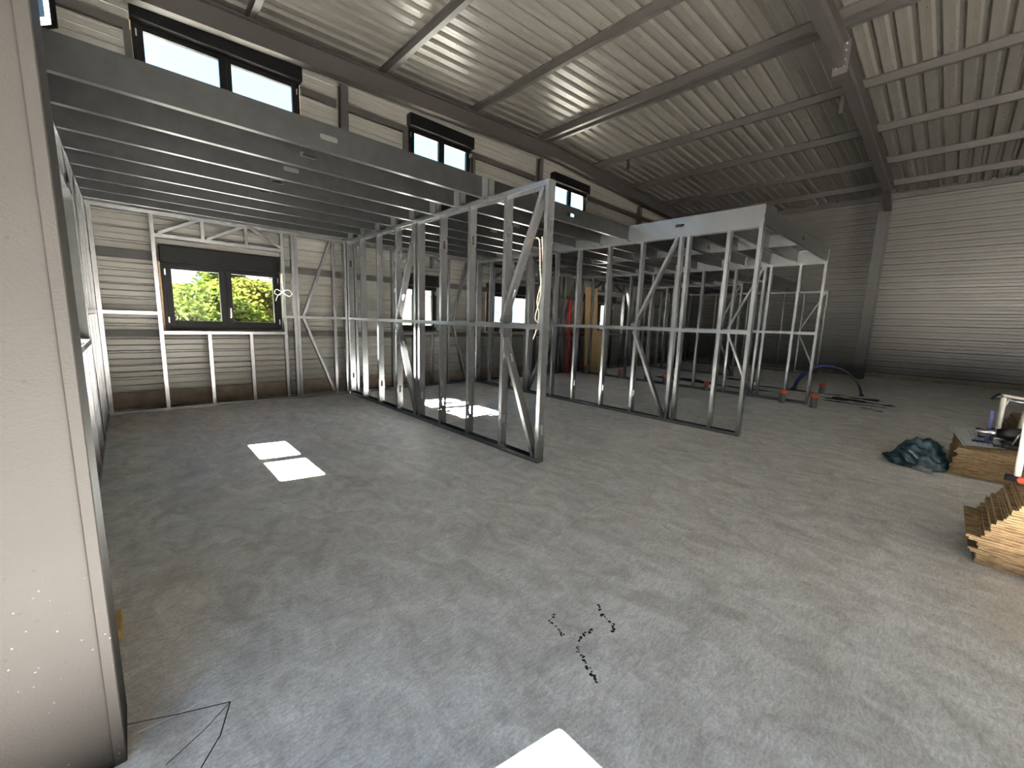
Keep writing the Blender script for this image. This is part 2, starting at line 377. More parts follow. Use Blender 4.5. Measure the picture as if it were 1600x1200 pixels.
WIN_BACK = [  # (x0,x1,z0,z1 frame, pane splits)
    (.45, 2.07, 1.21, 2.21, ((.57, 1.17), (1.34, 1.95))), (4.22, 5.32, 1.21, 2.21, ((4.34, 4.70), (4.84, 5.20))),
    (6.85, 8.47, 1.21, 2.21, ((6.97, 7.57), (7.74, 8.34))), (10.95, 12.57, 1.21, 2.21, ((11.07, 11.67), (11.84, 12.44))),
    (.38, 2.52, 4.40, 5.43, ((.50, 1.37), (1.53, 2.40))), (4.62, 6.24, 4.40, 5.43, ((4.75, 5.36), (5.50, 6.11))),
    (9.10, 10.72, 4.40, 5.43, ((9.22, 9.83), (9.97, 10.60)))]
back = struct('wall_back', (0, YB, 0))
holes = [(a, b, z0, z1+.0) for a, b, z0, z1, _ in WIN_BACK]
wall_trays(back, CLAD, YB, 'x', -1, X0, X1, .25, lambda x: 6.45, holes, ranges=[3.24, 8.5, 13.7])
obj('plinth', MB().box(X0-.2, X1+.2, YB-.02, YB+.2, -.16, .25), PLINTH, back)
for z0, z1 in ((1.09, 1.19), (2.22, 2.33), (3.35, 3.46), (4.3, 4.40), (5.28, 5.40)):
    xs = [(X0, .36), (2.54, 3.14), (3.34, 4.60), (6.26, 8.4), (8.6, 9.08), (10.74, 13.6), (13.8, X1-.3)] if z0 > 4 else \
         ([(X0, 3.14), (3.34, 8.4), (8.6, 13.6), (13.8, X1-.3)] if z0 in (1.09, 3.35) else
          [(X0, .44), (2.12, 3.14), (3.34, 4.2), (5.35, 6.84), (8.6, 10.94), (12.6, 13.6), (13.8, X1-.3)])
    for a, b in xs: girt(back, 'x', a, b, YB-.09, z0, z1)
for z0, z1, x0, x1 in ((4.40, 5.28, .29, .37),(4.40, 5.28, 4.50, 4.60), (4.40, 5.28, 6.28, 6.36)):
    obj('girt', MB().member(((x0+x1)/2, YB-.09, z0), ((x0+x1)/2, YB-.09, z1), (1, 0, 0), (0, 1, 0), x1-x0, .07, .004, .02), PAINT, back)

def window(n, axis, a0, a1, z0, z1, panes, inner, sgn, box=True, handle=True, open_sash=False):
    """axis 'x': window in a wall of constant y; inner = inner face coordinate, sgn = direction to outdoors"""
    W = struct('window_%d' % n)
    def B(u0, u1, d0, d1, q0, q1, bev=.006):
        e0, e1 = sorted((inner+sgn*d0, inner+sgn*d1))
        return MB().bbox(u0, u1, e0, e1, q0, q1, bev) if axis == 'x' else MB().bbox(e0, e1, u0, u1, q0, q1, bev)
    fr = MB(); mid = (panes[0][1]+panes[1][0])/2
    for u0, u1, q0, q1 in ((a0, a0+.05, z0, z1), (a1-.05, a1, z0, z1), (a0+.05, a1-.05, z0, z0+.05), (a0+.05, a1-.05, z1-.05, z1), (mid-.02, mid+.02, z0+.05, z1-.05)):
        m2 = B(u0, u1, 0, .07, q0, q1, .003); fr.add(m2.v, m2.f)
    obj('window_frame', fr, BLACK, W)
    pz0, pz1 = z0+.13, z1-.09
    for i, (p0, p1) in enumerate(panes):
        s0 = a0+.045 if i == 0 else mid+.012; s1 = mid-.012 if i == 0 else a1-.045
        sm = MB()
        for u0, u1, q0, q1 in ((s0, p0, z0+.045, z1-.045), (p1, s1, z0+.045, z1-.045), (p0, p1, z0+.045, pz0), (p0, p1, pz1, z1-.045)):
            m2 = B(u0, u1, -.018, .05, q0, q1, .003); sm.add(m2.v, m2.f)
        sash = obj('sash', sm, BLACK, W)
        obj('pane', B(p0-.005, p1+.005, .015, .024, pz0-.005, pz1+.005, .001), GLASS, sash)
        for hz in (z0+.14, z1-.14):
            hu = a0+.045 if i == 0 else a1-.045
            obj('hinge', B(hu-.008, hu+.008, -.03, -.016, hz-.045, hz+.045, .003), CHROME, sash)
    if handle:
        hm = B(mid+.03, mid+.052, -.035, -.018, 1.40+(z0-1.21), 1.47+(z0-1.21), .003); m2 = B(mid+.032, mid+.050, -.055, -.035, 1.42+(z0-1.21), 1.56+(z0-1.21), .004); hm.add(m2.v, m2.f)
        obj('window_handle', hm, CHROME, W)
    if box:
        bx = B(a0-.01, a1+.03, -.12, .07, z1+.004, z1+.25, .012); obj('shutter_box', bx, BLACK, W)
        obj('box_lip', B(a0, a1+.02, -.135, -.12, z1+.0, z1+.02, .003), BLACK, W)
    rv = MB()
    for u0, u1, q0, q1 in ((a0-.02, a0, z0, z1), (a1, a1+.02, z0, z1), (a0-.02, a1+.02, z1, z1+.02), (a0-.02, a1+.02, z0-.02, z0)):
        m2 = B(u0, u1, .035, .13, q0, q1, .002); rv.add(m2.v, m2.f)
    rv2 = MB()
    for u0, u1, q0, q1 in ((a0, a0+.06, z0, z1), (a1-.06, a1, z0, z1), (a0, a1, z1-.05, z1)):
        m2 = B(u0, u1, .075, .13, q0, q1, .002); rv2.add(m2.v, m2.f)
    rv.add(rv2.v, rv2.f)
    obj('reveal', rv, WOODR, W)
    return W
for i, (a, b, z0, z1, pn) in enumerate(WIN_BACK): window(i+1, 'x', a, b, z0, z1, pn, YB-.05, 1)

left = struct('wall_left', (X0, 0, 0))
DOOR = (-2.4, 1.24, 0, 2.07); LIGHT_OPENING = (-10.0, -5.2, 0, 4.4)  # the second, taller opening is added out of view to let in fill light
lh = [(4.19, 5.78, 1.21, 2.21), (5.75, 7.63, 4.40, 5.43), DOOR, LIGHT_OPENING, (-10.2, -9.4, .5, 2)]
wall_trays(left, CLAD, X0, 'y', 1, YF, YB, .0, lambda x: 6.05, lh[:4], ranges=[1.85, -4.4])
for z0, z1 in ((1.09, 1.19), (2.22, 2.33), (3.35, 3.46), (4.3, 4.39), (5.45, 5.56)):
    if z0 < 2: girt(left, 'y', 2.0, 8.1, X0+.09, z0, z1)
    elif z0 < 3: girt(left, 'y', 5.85, 8.1, X0+.09, z0, z1)
    elif z0 < 5.5: girt(left, 'y', 2.0, 8.1, X0+.09, z0, z1)
    if z0 in (2.22, 3.35): girt(left, 'y', -.4, 1.6, X0+.09, z0, z1)
window(8, 'y', 4.19, 5.78, 1.21, 2.21, ((4.31, 4.91), (5.06, 5.66)), X0+.05, -1)
window(9, 'y', 5.75, 7.63, 4.40, 5.43, ((5.87, 6.60), (6.77, 7.51)), X0+.05, -1)
W9 = bpy.data.objects['window_9']
a_ = Vector((-.70, 7.50, 0)); b_ = Vector((-.30, 6.98, 0)); dd = (b_-a_).normalized(); nn = Vector((-dd.y, dd.x, 0))
sm = MB(); Ls = (b_-a_).length
for u0, u1, z0, z1 in ((0, .07, 4.45, 5.38), (Ls-.07, Ls, 4.45, 5.38), (.07, Ls-.07, 4.45, 4.53), (.07, Ls-.07, 5.30, 5.38)):
    sm.prism([(u0, -.03), (u1, -.03), (u1, .03), (u0, .03)], a_+Vector((0, 0, z0)), a_+Vector((0, 0, z1)), dd, nn)
osash = obj('open_sash', sm, BLACK, W9)
obj('pane', MB().prism([(.065, -.005), (Ls-.065, -.005), (Ls-.065, .005), (.065, .005)], a_+Vector((0, 0, 4.52)), a_+Vector((0, 0, 5.31)), dd, nn), GLASS, osash)
# door surround
d1 = struct('door_1')
dm = MB()
for y0, y1, z0, z1 in ((DOOR[0]-.0, DOOR[0]+.04, 0, 2.07), (1.20, 1.24, 0, 2.07), (DOOR[0], 1.24, 2.03, 2.07)): dm.box(X0-.16, X0+.04, y0, y1, z0, z1)
obj('door_frame', dm, BLACK, d1)
d2 = struct('light_opening')  # surround of the unseen opening added for fill light
dm = MB()
for y0, y1, z0, z1 in ((LIGHT_OPENING[0]-.08, LIGHT_OPENING[0], 0, 4.48), (LIGHT_OPENING[1], LIGHT_OPENING[1]+.08, 0, 4.48), (LIGHT_OPENING[0], LIGHT_OPENING[1], 4.4, 4.48)): dm.box(X0-.1, X0+.05, y0, y1, z0, z1)
obj('door_frame', dm, PAINT, d2)

endw = struct('wall_right', (X1, 0, 0))
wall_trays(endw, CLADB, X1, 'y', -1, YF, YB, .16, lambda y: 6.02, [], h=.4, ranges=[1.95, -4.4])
obj('plinth', MB().box(X1-.05, X1+.25, YF-.2, YB+.2, -.16, .16), PLINTH, endw)
front = struct('wall_front', (0, YF, 0))
FG = (2.5, 8.5, 0, 4.6)
wall_trays(front, CLAD, YF, 'x', 1, X0, X1, .0, lambda x: 6.45, [], ranges=[3.24, 8.5, 13.7])

# ------------------------------------------------------------------ roof: deck sheets and purlins
ceil = struct('ceiling')
def rib_profile(w0, n=4, p=.257):
    pr = [];
    for k in range(n):
        u = k*p
        pr += [(u+.0, .0), (u+.062, .0), (u+.068, .002), (u+.074, .0), (u+.135, .0), (u+.172, .050), (u+.222, .050)]
    pr.append((n*p, 0)); return pr
PUR = .17
y = YB+.12; k = 0
while y > YF-.1:
    y0 = y-4*.257
    for xa, xb in ((X0-.12, RX), (RX, X1+.12)):
        za, zb = ztop(xa)+PUR, ztop(xb)+PUR
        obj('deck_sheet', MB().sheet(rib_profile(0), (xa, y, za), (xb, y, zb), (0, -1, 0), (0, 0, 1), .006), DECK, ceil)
    y = y0; k += 1
sealed = MB(); sealed.add([(X0-.3, YF-.3, ztop(X0)+PUR+.2), (RX, YF-.3, ztop(RX)+PUR+.2), (X1+.3, YF-.3, ztop(X1)+PUR+.2), (X1+.3, YB+.3, ztop(X1)+PUR+.2), (RX, YB+.3, ztop(RX)+PUR+.2), (X0-.3, YB+.3, ztop(X0)+PUR+.2),
     (X0-.3, YF-.3, ztop(X0)+PUR+.3), (RX, YF-.3, ztop(RX)+PUR+.3), (X1+.3, YF-.3, ztop(X1)+PUR+.3), (X1+.3, YB+.3, ztop(X1)+PUR+.3), (RX, YB+.3, ztop(RX)+PUR+.3), (X0-.3, YB+.3, ztop(X0)+PUR+.3)],
    [(0, 1, 4, 5), (1, 2, 3, 4), (6, 11, 10, 7), (7, 10, 9, 8), (0, 6, 7, 1), (1, 7, 8, 2), (2, 8, 9, 3), (3, 9, 10, 4), (4, 10, 11, 5), (5, 11, 6, 0)])
obj('roof_membrane', sealed, EXTR, ceil)
for px in (-.66, 1.78, 3.97, 6.16, 8.36, 8.62, 10.8, 13.0, 15.2, 17.2, 18.65):
    zt = ztop(px); wd = .07
    obj('purlin', MB().prism([(-.045, 0), (.045, 0), (.045, .008), (.006, .012), (.006, PUR-.012), (.045, PUR-.008), (.045, PUR), (-.045, PUR), (-.045, PUR-.008), (-.006, PUR-.012), (-.006, .012), (-.045, .008)],
        (px, YF+.05, zt), (px, YB-.02, zt), (1, 0, 0), (0, 0, 1)), PAINT, ceil)
    for yy in (8.02, 1.86, -4.4):
        pass
# screws through the deck
sc = MB(); rs = random.Random(5)
for yy in [YB+.12-.257*(i+.5) for i in range(0, 46)]:
    for xx in [-.3+.33*j for j in range(58)]:
        if rs.random() < .42:
            x = xx+rs.uniform(-.1, .1); z = ztop(x)+PUR; y = yy+rs.uniform(-.05, .04)
            sc.box(x-.0035, x+.0035, y-.0035, y+.0035, z-.022, z-.004)
obj('screw_tips', sc, SCREW, ceil, kind='stuff')

# eave angle strips along the long side walls
obj('eave_strut', MB().box(X1-.16, X1-.02, YF, YB-.02, 6.0, 6.16), PAINT, ceil)
# ------------------------------------------------------------------ portal frames
def ibeam(mb, pts, y, fwid, tf=.014, tw=.009):
    """pts: list of (x, zbottom, ztop) stations; web in plane y, flanges fwid wide"""
    for (xa, ba, ta), (xb, bb, tb) in zip(pts[:-1], pts[1:]):
        for (za, zb, h) in ((ba, bb, tf), (ta-tf, tb-tf, tf)):
            mb.add([(xa, y-fwid/2, za), (xb, y-fwid/2, zb), (xb, y+fwid/2, zb), (xa, y+fwid/2, za),
                    (xa, y-fwid/2, za+h), (xb, y-fwid/2, zb+h), (xb, y+fwid/2, zb+h), (xa, y+fwid/2, za+h)],
                   [(3, 2, 1, 0), (4, 5, 6, 7), (0, 1, 5, 4), (1, 2, 6, 5), (2, 3, 7, 6), (3, 0, 4, 7)])
        mb.add([(xa, y-tw/2, ba+tf), (xb, y-tw/2, bb+tf), (xb, y+tw/2, bb+tf), (xa, y+tw/2, ba+tf),
                (xa, y-tw/2, ta-tf), (xb, y-tw/2, tb-tf), (xb, y+tw/2, tb-tf), (xa, y+tw/2, ta-tf)],
               [(3, 2, 1, 0), (4, 5, 6, 7), (0, 1, 5, 4), (1, 2, 6, 5), (2, 3, 7, 6), (3, 0, 4, 7)])
    return mb
def hcolumn(xin, xout, y, z1, fwid, tf=.022, tw=.012):
    mb = MB(); s = 1 if xout > xin else -1
    for a, b in ((xin, xin+s*tf), (xout-s*tf, xout)):
        mb.bbox(min(a, b), max(a, b), y-fwid/2, y+fwid/2, .012, z1, .002)
    mb.box(min(xin, xout)+tf, max(xin, xout)-tf, y-tw/2, y+tw/2, .012, z1); return mb
D = .34
def rafter(y, label, haunch=True, fwid=.165, m=PAINT):
    t = thing('steel_rafter', label, 'beam', (RX, y, 5.8))
    e = .30 if haunch else 0
    pts = [(-.10, ztop(-.12)-D-e, ztop(-.12)), (1.6, ztop(1.6)-D, ztop(1.6)), (RX-.9, ztop(RX-.9)-D, ztop(RX-.9)), (RX, ztop(RX)-D-(.05 if haunch else 0), ztop(RX))]
    pts2 = [(2*RX-x if x > 0 else (17.40 if haunch else X1-.02), b, tt) for x, b, tt in pts[::-1]]
    if not haunch:
        pts[0] = (X0+.02, ztop(X0)-D, ztop(X0)); pts2[-1] = (X1-.02, ztop(X1)-D, ztop(X1))
    obj('rafter_half', ibeam(MB(), pts, y, fwid), m, t); obj('rafter_half', ibeam(MB(), pts2, y, fwid), m, t)
    if haunch:
        pl = MB().box(RX-.016, RX+.016, y-fwid/2-.02, y+fwid/2+.02, ztop(RX)-D-.16, ztop(RX)-.0)
        obj('apex_plate', pl, m, t)
        for yy in (-.055, .055):
            for zz in (.40, .30, .16, .06):
                obj('bolt', MB().tube([(RX-.045, y+yy, ztop(RX)-zz), (RX+.045, y+yy, ztop(RX)-zz)], .014, 6), CHROME, t)
        for x in (3.97, 6.16, 10.8, 13.0, 15.2):
            obj('cleat', MB().box(x-.06, x-.052, y-.06, y+.06, ztop(x), ztop(x)+.15), m, t)
    return t
rafter(1.865, 'tapering brown steel rafter crossing the roof towards the lone far column')
rafter(8.02, 'brown steel beam running over the black upper windows under the roof deck', False)
rafter(-4.4, 'brown steel rafter behind the viewer, second bay')
def column(xin, xout, y, fwid, label, m):
    t = thing('steel_column', label, 'column', ((xin+xout)/2, y, 0))
    z1 = ztop(xin)-D-.27 if xin < 9 else ztop(xin)-D-.2
    obj('column_shaft', hcolumn(xin, xout, y, z1+.35 if False else ztop(xout)-.02, fwid), m, t)
    a, b = min(xin, xout), max(xin, xout)
    obj('base_plate', MB().bbox(a+.002, b-.002, y-fwid/2, y+fwid/2, 0, .012, .002), m, t)
    return t
t = thing('steel_column', 'large grey-beige steel column close to the viewer', 'column', (-.36, 1.82, 0))
mb = MB(); mb.bbox(-.144, -.112, 1.69, 1.95, .008, ztop(-.3)-.03, .003); mb.bbox(-.60, -.568, 1.69, 1.95, .008, ztop(-.6)-.03, .003)
obj('flanges', mb, COLP, t); obj('web_plate', MB().box(-.568, -.144, 1.703, 1.715, .008, ztop(-.6)-.05), COLP, t)
obj('base_plate', MB().bbox(-.60, -.115, 1.70, 1.95, 0, .008, .001), COLP, t)
column(17.42, 17.92, 1.97, .26, 'dark steel column standing free in front of the far ribbed wall', SLATE)
column(-.14, -.60, -4.4, .3, 'steel column of the next bay behind the viewer', PAINT)
column(17.5, 18.0, -4.4, .26, 'far steel column of the bay behind the viewer', PAINT)
for i, x in enumerate((3.24, 8.5, 13.7)):
    nm = ('first wall post from the big window, between the two nearest upper windows', 'wall post between the small upper window and the one beyond it', 'farthest wall post of the windowed side')[i]
    t = thing('wall_post', 'brown steel ' + nm, 'post', (x, 8.2, 0))
    mb = MB(); 
    for a, b in ((8.14, 8.152), (8.26, 8.272)): mb.box(x-.07, x+.07, a, b, .01, ztop(x)-.01-D)
    mb.box(x-.005, x+.005, 8.152, 8.26, .01, ztop(x)-D-.01)
    obj('post_shaft', mb, PAINT, t); obj('base_plate', MB().box(x-.09, x+.09, 8.12, 8.29, 0, .01), PAINT, t)
    obj('cleat', MB().box(x-.045, x+.045, 8.09, 8.102, ztop(x)-.1, ztop(x)+.1), PAINT, t)
for (x, y) in ((-.5, 8.16), (18.6, 8.16)):
    t = thing('corner_post', 'brown steel corner post ' + ('beside the frame with the tall window' if x < 0 else 'in the far dark corner of the hall'), 'post', (x, y, 0))
    obj('post_shaft', hcolumn(x-.08, x+.08, y, 5.5, .16, .01, .008), PAINT, t)

# ------------------------------------------------------------------ galvanised wall frames
H = 2.875; DW = .095; FL = .045
def frame_y(name, label, x, y0, y1, studs, double, ks, rails=None, group=None, fine=True):
    """partition along y, near face at x"""
    t = thing(name, label, 'wall frame', (x, y0, 0), group); cx = x+DW/2
    obj('bottom_track', MB().member((cx, y0, 0.001), (cx, y1, 0.001), (1, 0, 0), (0, 0, 1), DW+.006, .05, .003, .003), GALV, t)
    obj('top_track', MB().member((cx, y0, H), (cx, y1, H), (1, 0, 0), (0, 0, -1), DW+.006, .05, .003, .003), GALV, t)
    for s in studs:
        obj('stud', MB().member((cx, s, .006), (cx, s, H-.006), (1, 0, 0), (0, 1, 0), DW, FL, .003, .010, ((.36, .11, .035), (2.45, .11, .035)) if fine else ()), GALV, t)
    for s in double:
        obj('stud', MB().member((cx, s, .006), (cx, s, H-.006), (1, 0, 0), (0, 1, 0), DW, FL, .003, .010, ((.36, .11, .035),) if fine else ()), GALV, t)
        obj('stud', MB().member((cx, s+.16, .006), (cx, s+.16, H-.006), (1, 0, 0), (0, -1, 0), DW, FL, .003, .010), GALV, t)
    for a, b in (rails or [(y0+.03, y1)]):
        obj('mid_rail', MB().member((cx, a, 1.425), (cx, b, 1.425), (1, 0, 0), (0, 0, 1), DW+.008, .048, .003, .003), GALV, t)
    for (ya, yb) in ks:      # apex at ya on the rail, feet at yb
        for z0, z1 in ((1.48, H-.06), (1.42, .06)):
            d = Vector((0, yb-ya, z1-z0)).normalized(); n = Vector((1, 0, 0)).cross(d)
            if n.y < 0: n = -n
            obj('brace', MB().member((cx, ya, z0), (cx, yb, z1), (1, 0, 0), n, DW-.006, .042, .003, .01, ((.35, .1, .03),) if z0 > z1-2 and fine else ()), GALV, t)
    return t
def frame_x(name, label, y, x0, x1, full, wins, ks, rails, double=(), group=None, fine=True):
    """frame along x, near face at y (towards -y); wins: (xl, xr, sill, head, cripples, trusses)"""
    t = thing(name, label, 'wall frame', (x0, y, 0), group); cy_ = y+DW/2; Y = (0, 1, 0)
    obj('bottom_track', MB().member((x0, cy_, .001), (x1, cy_, .001), Y, (0, 0, 1), DW+.006, .05, .003, .003), GALV, t)
    obj('top_track', MB().member((x0, cy_, H), (x1, cy_, H), Y, (0, 0, -1), DW+.006, .05, .003, .003), GALV, t)
    for s in full:
        obj('stud', MB().member((s, cy_, .006), (s, cy_, H-.006), Y, (1, 0, 0), DW, FL, .003, .010), GALV, t)
    for s in double:
        obj('stud', MB().member((s, cy_, .006), (s, cy_, H-.006), Y, (1, 0, 0), DW, FL, .003, .010), GALV, t)
        obj('stud', MB().member((s+.098, cy_, .006), (s+.098, cy_, H-.006), Y, (-1, 0, 0), DW, FL, .003, .010), GALV, t)
    for (xl, xr, zs, zh, cr, tr) in wins:
        obj('sill_track', MB().member((xl, cy_, zs), (xr, cy_, zs), Y, (0, 0, -1), DW+.004, .045, .003, .003), GALV, t)
        obj('header_track', MB().member((xl, cy_, zh), (xr, cy_, zh), Y, (0, 0, 1), DW+.004, .05, .003, .003), GALV, t)
        for c in cr[0]: obj('cripple_stud', MB().member((c, cy_, .006), (c, cy_, zs-.005), Y, (1, 0, 0), DW, FL, .003, .01), GALV, t)
        for c in cr[1]: obj('cripple_stud', MB().member((c, cy_, zh+.005), (c, cy_, H-.006), Y, (1, 0, 0), DW, FL, .003, .01), GALV, t)
        for (xa, za, xb, zb) in tr:
            d = Vector((xb-xa, 0, zb-za)).normalized(); n = d.cross(Vector((0, 1, 0)))
            obj('brace', MB().member((xa, cy_, za), (xb, cy_, zb), Y, n, DW-.004, .04, .003, .01), GALV, t)
    for a, b in rails:
        obj('mid_rail', MB().member((a, cy_, 1.425), (b, cy_, 1.425), Y, (0, 0, 1), DW+.008, .046, .003, .003), GALV, t)
    for (xa, xb) in ks:
        for z0, z1 in ((1.48, H-.06), (1.42, .06)):
            d = Vector((xb-xa, 0, z1-z0)).normalized(); n = d.cross(Vector((0, 1, 0)))
            if n.x < 0: n = -n
            obj('brace', MB().member((xa, cy_, z0), (xb, cy_, z1), Y, n, DW-.006, .04, .003, .01), GALV, t)
    return t

XP = (3.10, 6.15, 10.12, 17.65)
frame_y('partition_frame', 'open galvanised stud partition nearest the viewer, its tall end post free-standing', XP[0], 2.86, 7.87,
        [2.86, 3.46, 4.10, 4.72, 5.96, 6.61, 7.26, 7.82], [5.28], [(3.50, 2.92), (5.97, 5.42)])
frame_y('partition_frame', 'second open stud partition, carrying the bright silver edge joist on its top', XP[1], 1.87, 7.87,
        [1.87, 2.26, 3.57, 4.19, 4.84, 5.38, 6.68, 7.36, 7.82], [2.82, 6.04], [(3.62, 3.0), (5.42, 6.05)])
frame_y('partition_frame', 'third open stud partition with grey capped pipes at its foot', XP[2], 1.86, 7.87,
        [1.86, 2.27, 3.50, 4.22, 4.9, 5.5, 6.15, 6.8, 7.4, 7.82], [2.80], [(3.54, 2.95)])
frame_y('partition_frame', 'farthest open stud partition, close before the ribbed end wall', XP[3], 3.1, 7.87,
        [3.1, 3.75, 4.35, 4.95, 5.55, 6.15, 6.75, 7.35, 7.82], [], [(3.78, 3.15), (6.2, 5.6)], fine=False)
frame_y('partition_frame', 'short dark stud partition deep inside between the third and farthest partitions', 13.9, 4.6, 7.87,
        [4.6, 5.2, 5.8, 6.4, 7.0, 7.6], [], [(5.2, 4.65)], fine=False)
frame_x('back_frame', 'stud frame round the lower window that shows green trees', 7.90, -.27, 3.10, [-.265, .35, 2.0, 2.84, 3.05],
        [(.35, 2.04, 1.19, 2.52, ([.92, 1.48], [.93, 1.49]), [(.45, 2.56, .93, 2.82), (1.02, 2.56, 1.49, 2.82), (1.56, 2.82, 2.0, 2.57)])],
        [(2.30, 2.80)], [(-.25, .37), (2.02, 3.08)], [2.16])
frame_x('back_frame', 'stud frame round the narrow lower window of the second bay', 7.90, 3.21, 6.14, [3.25, 3.40, 4.02, 5.38, 5.95, 6.09],
        [(4.02, 5.42, 1.19, 2.52, ([4.5, 4.95], [4.5, 4.95]), [(4.1, 2.56, 4.5, 2.82), (5.0, 2.82, 5.36, 2.57)])],
        [(5.50, 5.9)], [(3.23, 4.04), (5.40, 6.12)])
frame_x('back_frame', 'stud frame round the third bay window with the orange reveal', 7.90, 6.26, 10.11, [6.3, 6.72, 8.52, 8.62, 9.25, 9.45, 10.05],
        [(6.72, 8.56, 1.19, 2.52, ([7.3, 7.9], [7.3, 7.9]), [(6.8, 2.56, 7.3, 2.82), (7.95, 2.82, 8.5, 2.57)])],
        [(9.25, 8.70), (9.45, 10.0)], [(6.28, 6.74), (8.54, 10.09)])
frame_x('back_frame', 'long dark stud frame along the windowed wall in the deepest bay', 7.90, 10.23, 17.64, [10.27, 10.84, 12.65, 13.3, 14.1, 14.7, 15.3, 15.9, 16.5, 17.1, 17.58],
        [(10.84, 12.69, 1.19, 2.52, ([11.4, 12.0], [11.4, 12.0]), [(10.9, 2.56, 11.4, 2.82), (12.05, 2.82, 12.6, 2.57)])],
        [(13.34, 12.75), (16.5, 17.05)], [(10.25, 10.86), (12.67, 17.6)], fine=False)
# left frame (along y at x = -0.37 .. -0.27)
t = thing('side_frame', 'tall stud frame on the window side beside the big beige column', 'wall frame', (-.32, 2.0, 0)); cx = -.27-DW/2
Z = (0, 0, 1)
obj('bottom_track', MB().member((cx, 2.06, .001), (cx, 7.89, .001), (1, 0, 0), Z, DW+.006, .05, .003, .003), GALV, t)
obj('top_track', MB().member((cx, 2.06, H), (cx, 7.89, H), (1, 0, 0), (0, 0, -1), DW+.006, .05, .003, .003), GALV, t)
for s in (2.06, 2.66, 3.26, 3.86, 4.0, 5.82, 5.98, 6.45, 7.0, 7.45, 7.8):
    obj('stud', MB().member((cx, s, .006), (cx, s, H-.006), (1, 0, 0), (0, 1, 0), DW, FL, .003, .01), GALV, t)
obj('sill_track', MB().member((cx, 4.04, 1.20), (cx, 5.82, 1.20), (1, 0, 0), (0, 0, -1), DW+.02, .05, .003, .003), GALV, t)
obj('header_track', MB().member((cx, 4.04, 2.50), (cx, 5.82, 2.50), (1, 0, 0), Z, DW+.004, .05, .003, .003), GALV, t)
lin = MB(); lin.box(-.69, -.27, 4.02, 5.84, 1.195, 1.203); lin.box(-.69, -.272, 5.806, 5.812, 1.21, 2.5); lin.box(-.69, -.272, 4.05, 4.056, 1.21, 2.5)
obj('opening_lining', lin, GALVD, t)
for s in (4.6, 5.2):
    obj('cripple_stud', MB().member((cx, s, .006), (cx, s, 1.195), (1, 0, 0), (0, 1, 0), DW, FL, .003, .01), GALV, t)
    obj('cripple_stud', MB().member((cx, s, 2.5), (cx, s, H-.006), (1, 0, 0), (0, 1, 0), DW, FL, .003, .01), GALV, t)
for a, b in (((4.08, 2.55), (4.6, 2.83)), ((5.25, 2.83), (5.78, 2.55)), ((5.98, 1.47), (6.45, 2.83)), ((5.98, 1.4), (6.45, .06))):
    d = Vector((0, b[0]-a[0], b[1]-a[1])).normalized(); n = Vector((1, 0, 0)).cross(d)
    obj('brace', MB().member((cx, a[0], a[1]), (cx, b[0], b[1]), (1, 0, 0), n, DW-.006, .04, .003, .01), GALV, t)
for a, b in ((2.08, 4.0), (5.84, 7.86)):
    obj('mid_rail', MB().member((cx, a, 1.425), (cx, b, 1.425), (1, 0, 0), Z, DW+.008, .046, .003, .003), GALV, t)

# ------------------------------------------------------------------ joists
JH = .22; JZ = H+.004+JH/2
def joists(label, x0, x1, ys, endy=None, rim0=None, rim1=None, block=(), slotx=None):
    t = thing('joist_frame', label, 'joists', (x0, ys[0], H))
    for y in ys:
        L_ = x1-x0; sl_ = ((L_/2 if slotx is None else slotx, .10, .045),)
        obj('joist', MB().member((x0, y, JZ), (x1, y, JZ), (0, 0, 1), (0, 1, 0), JH, .052, .003, .014, sl_), GALVD, t)
    for (x, a, b, d) in (rim0 or []), (rim1 or []):
        pass
    return t
def rim(t, x, a, b, d, slot):
    obj('rim_joist', MB().member((x, a, JZ), (x, b, JZ), (0, 0, 1), (d, 0, 0), JH+.006, .055, .003, .003, ((slot, .14, .05),) if slot else ()), GALV, t)
YS = [3.85+.55*i for i in range(8)]
def mk(label, x0, x1, ys):
    t = thing('joist_frame', label, 'joists', (x0, ys[0], H))
    for y in ys:
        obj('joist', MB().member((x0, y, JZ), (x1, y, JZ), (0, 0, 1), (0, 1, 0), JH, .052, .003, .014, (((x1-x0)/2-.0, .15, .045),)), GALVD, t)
    return t
j1 = mk('row of dark galvanised floor joists over the nearest bay, beside the beige column', -.36, 3.145, YS)
j2 = mk('row of galvanised joists spanning the second bay between the first two partitions', 3.15, 6.145, YS)
Y3 = [1.87+.495*i for i in range(5)] + [4.40+.55*i for i in range(7)]
j3 = mk('joist deck over the third bay, its corner jutting out towards the hall', 6.21, 10.12, Y3)
j4 = mk('long dark joist deck over the deepest bay before the end wall', 10.24, 17.74, YS)
for y in YS:
    obj('stiffener', MB().box(3.06, 3.14, y-.006, y-.002, H+.01, H+JH), GALV, j1)
    obj('stiffener', MB().box(3.16, 3.24, y-.006, y-.002, H+.01, H+JH), GALV, j2)
obj('rim_joist', MB().member((6.15, 1.865, JZ), (6.15, 7.84, JZ), (0, 0, 1), (1, 0, 0), JH+.008, .055, .003, .003, ((1.13, .14, .045),)), GALV, j3)
obj('rim_joist', MB().member((10.18, 1.865, JZ), (10.18, 7.84, JZ), (0, 0, 1), (-1, 0, 0), JH+.008, .055, .003, .003), GALV, j3)
for xb in (8.15,):
    for a, b in zip(Y3[:-1], Y3[1:]):
        obj('blocking', MB().member((xb, a+.055, JZ), (xb, b-.006, JZ), (0, 0, 1), (1, 0, 0), JH-.02, .045, .003, .01), GALV, j3)
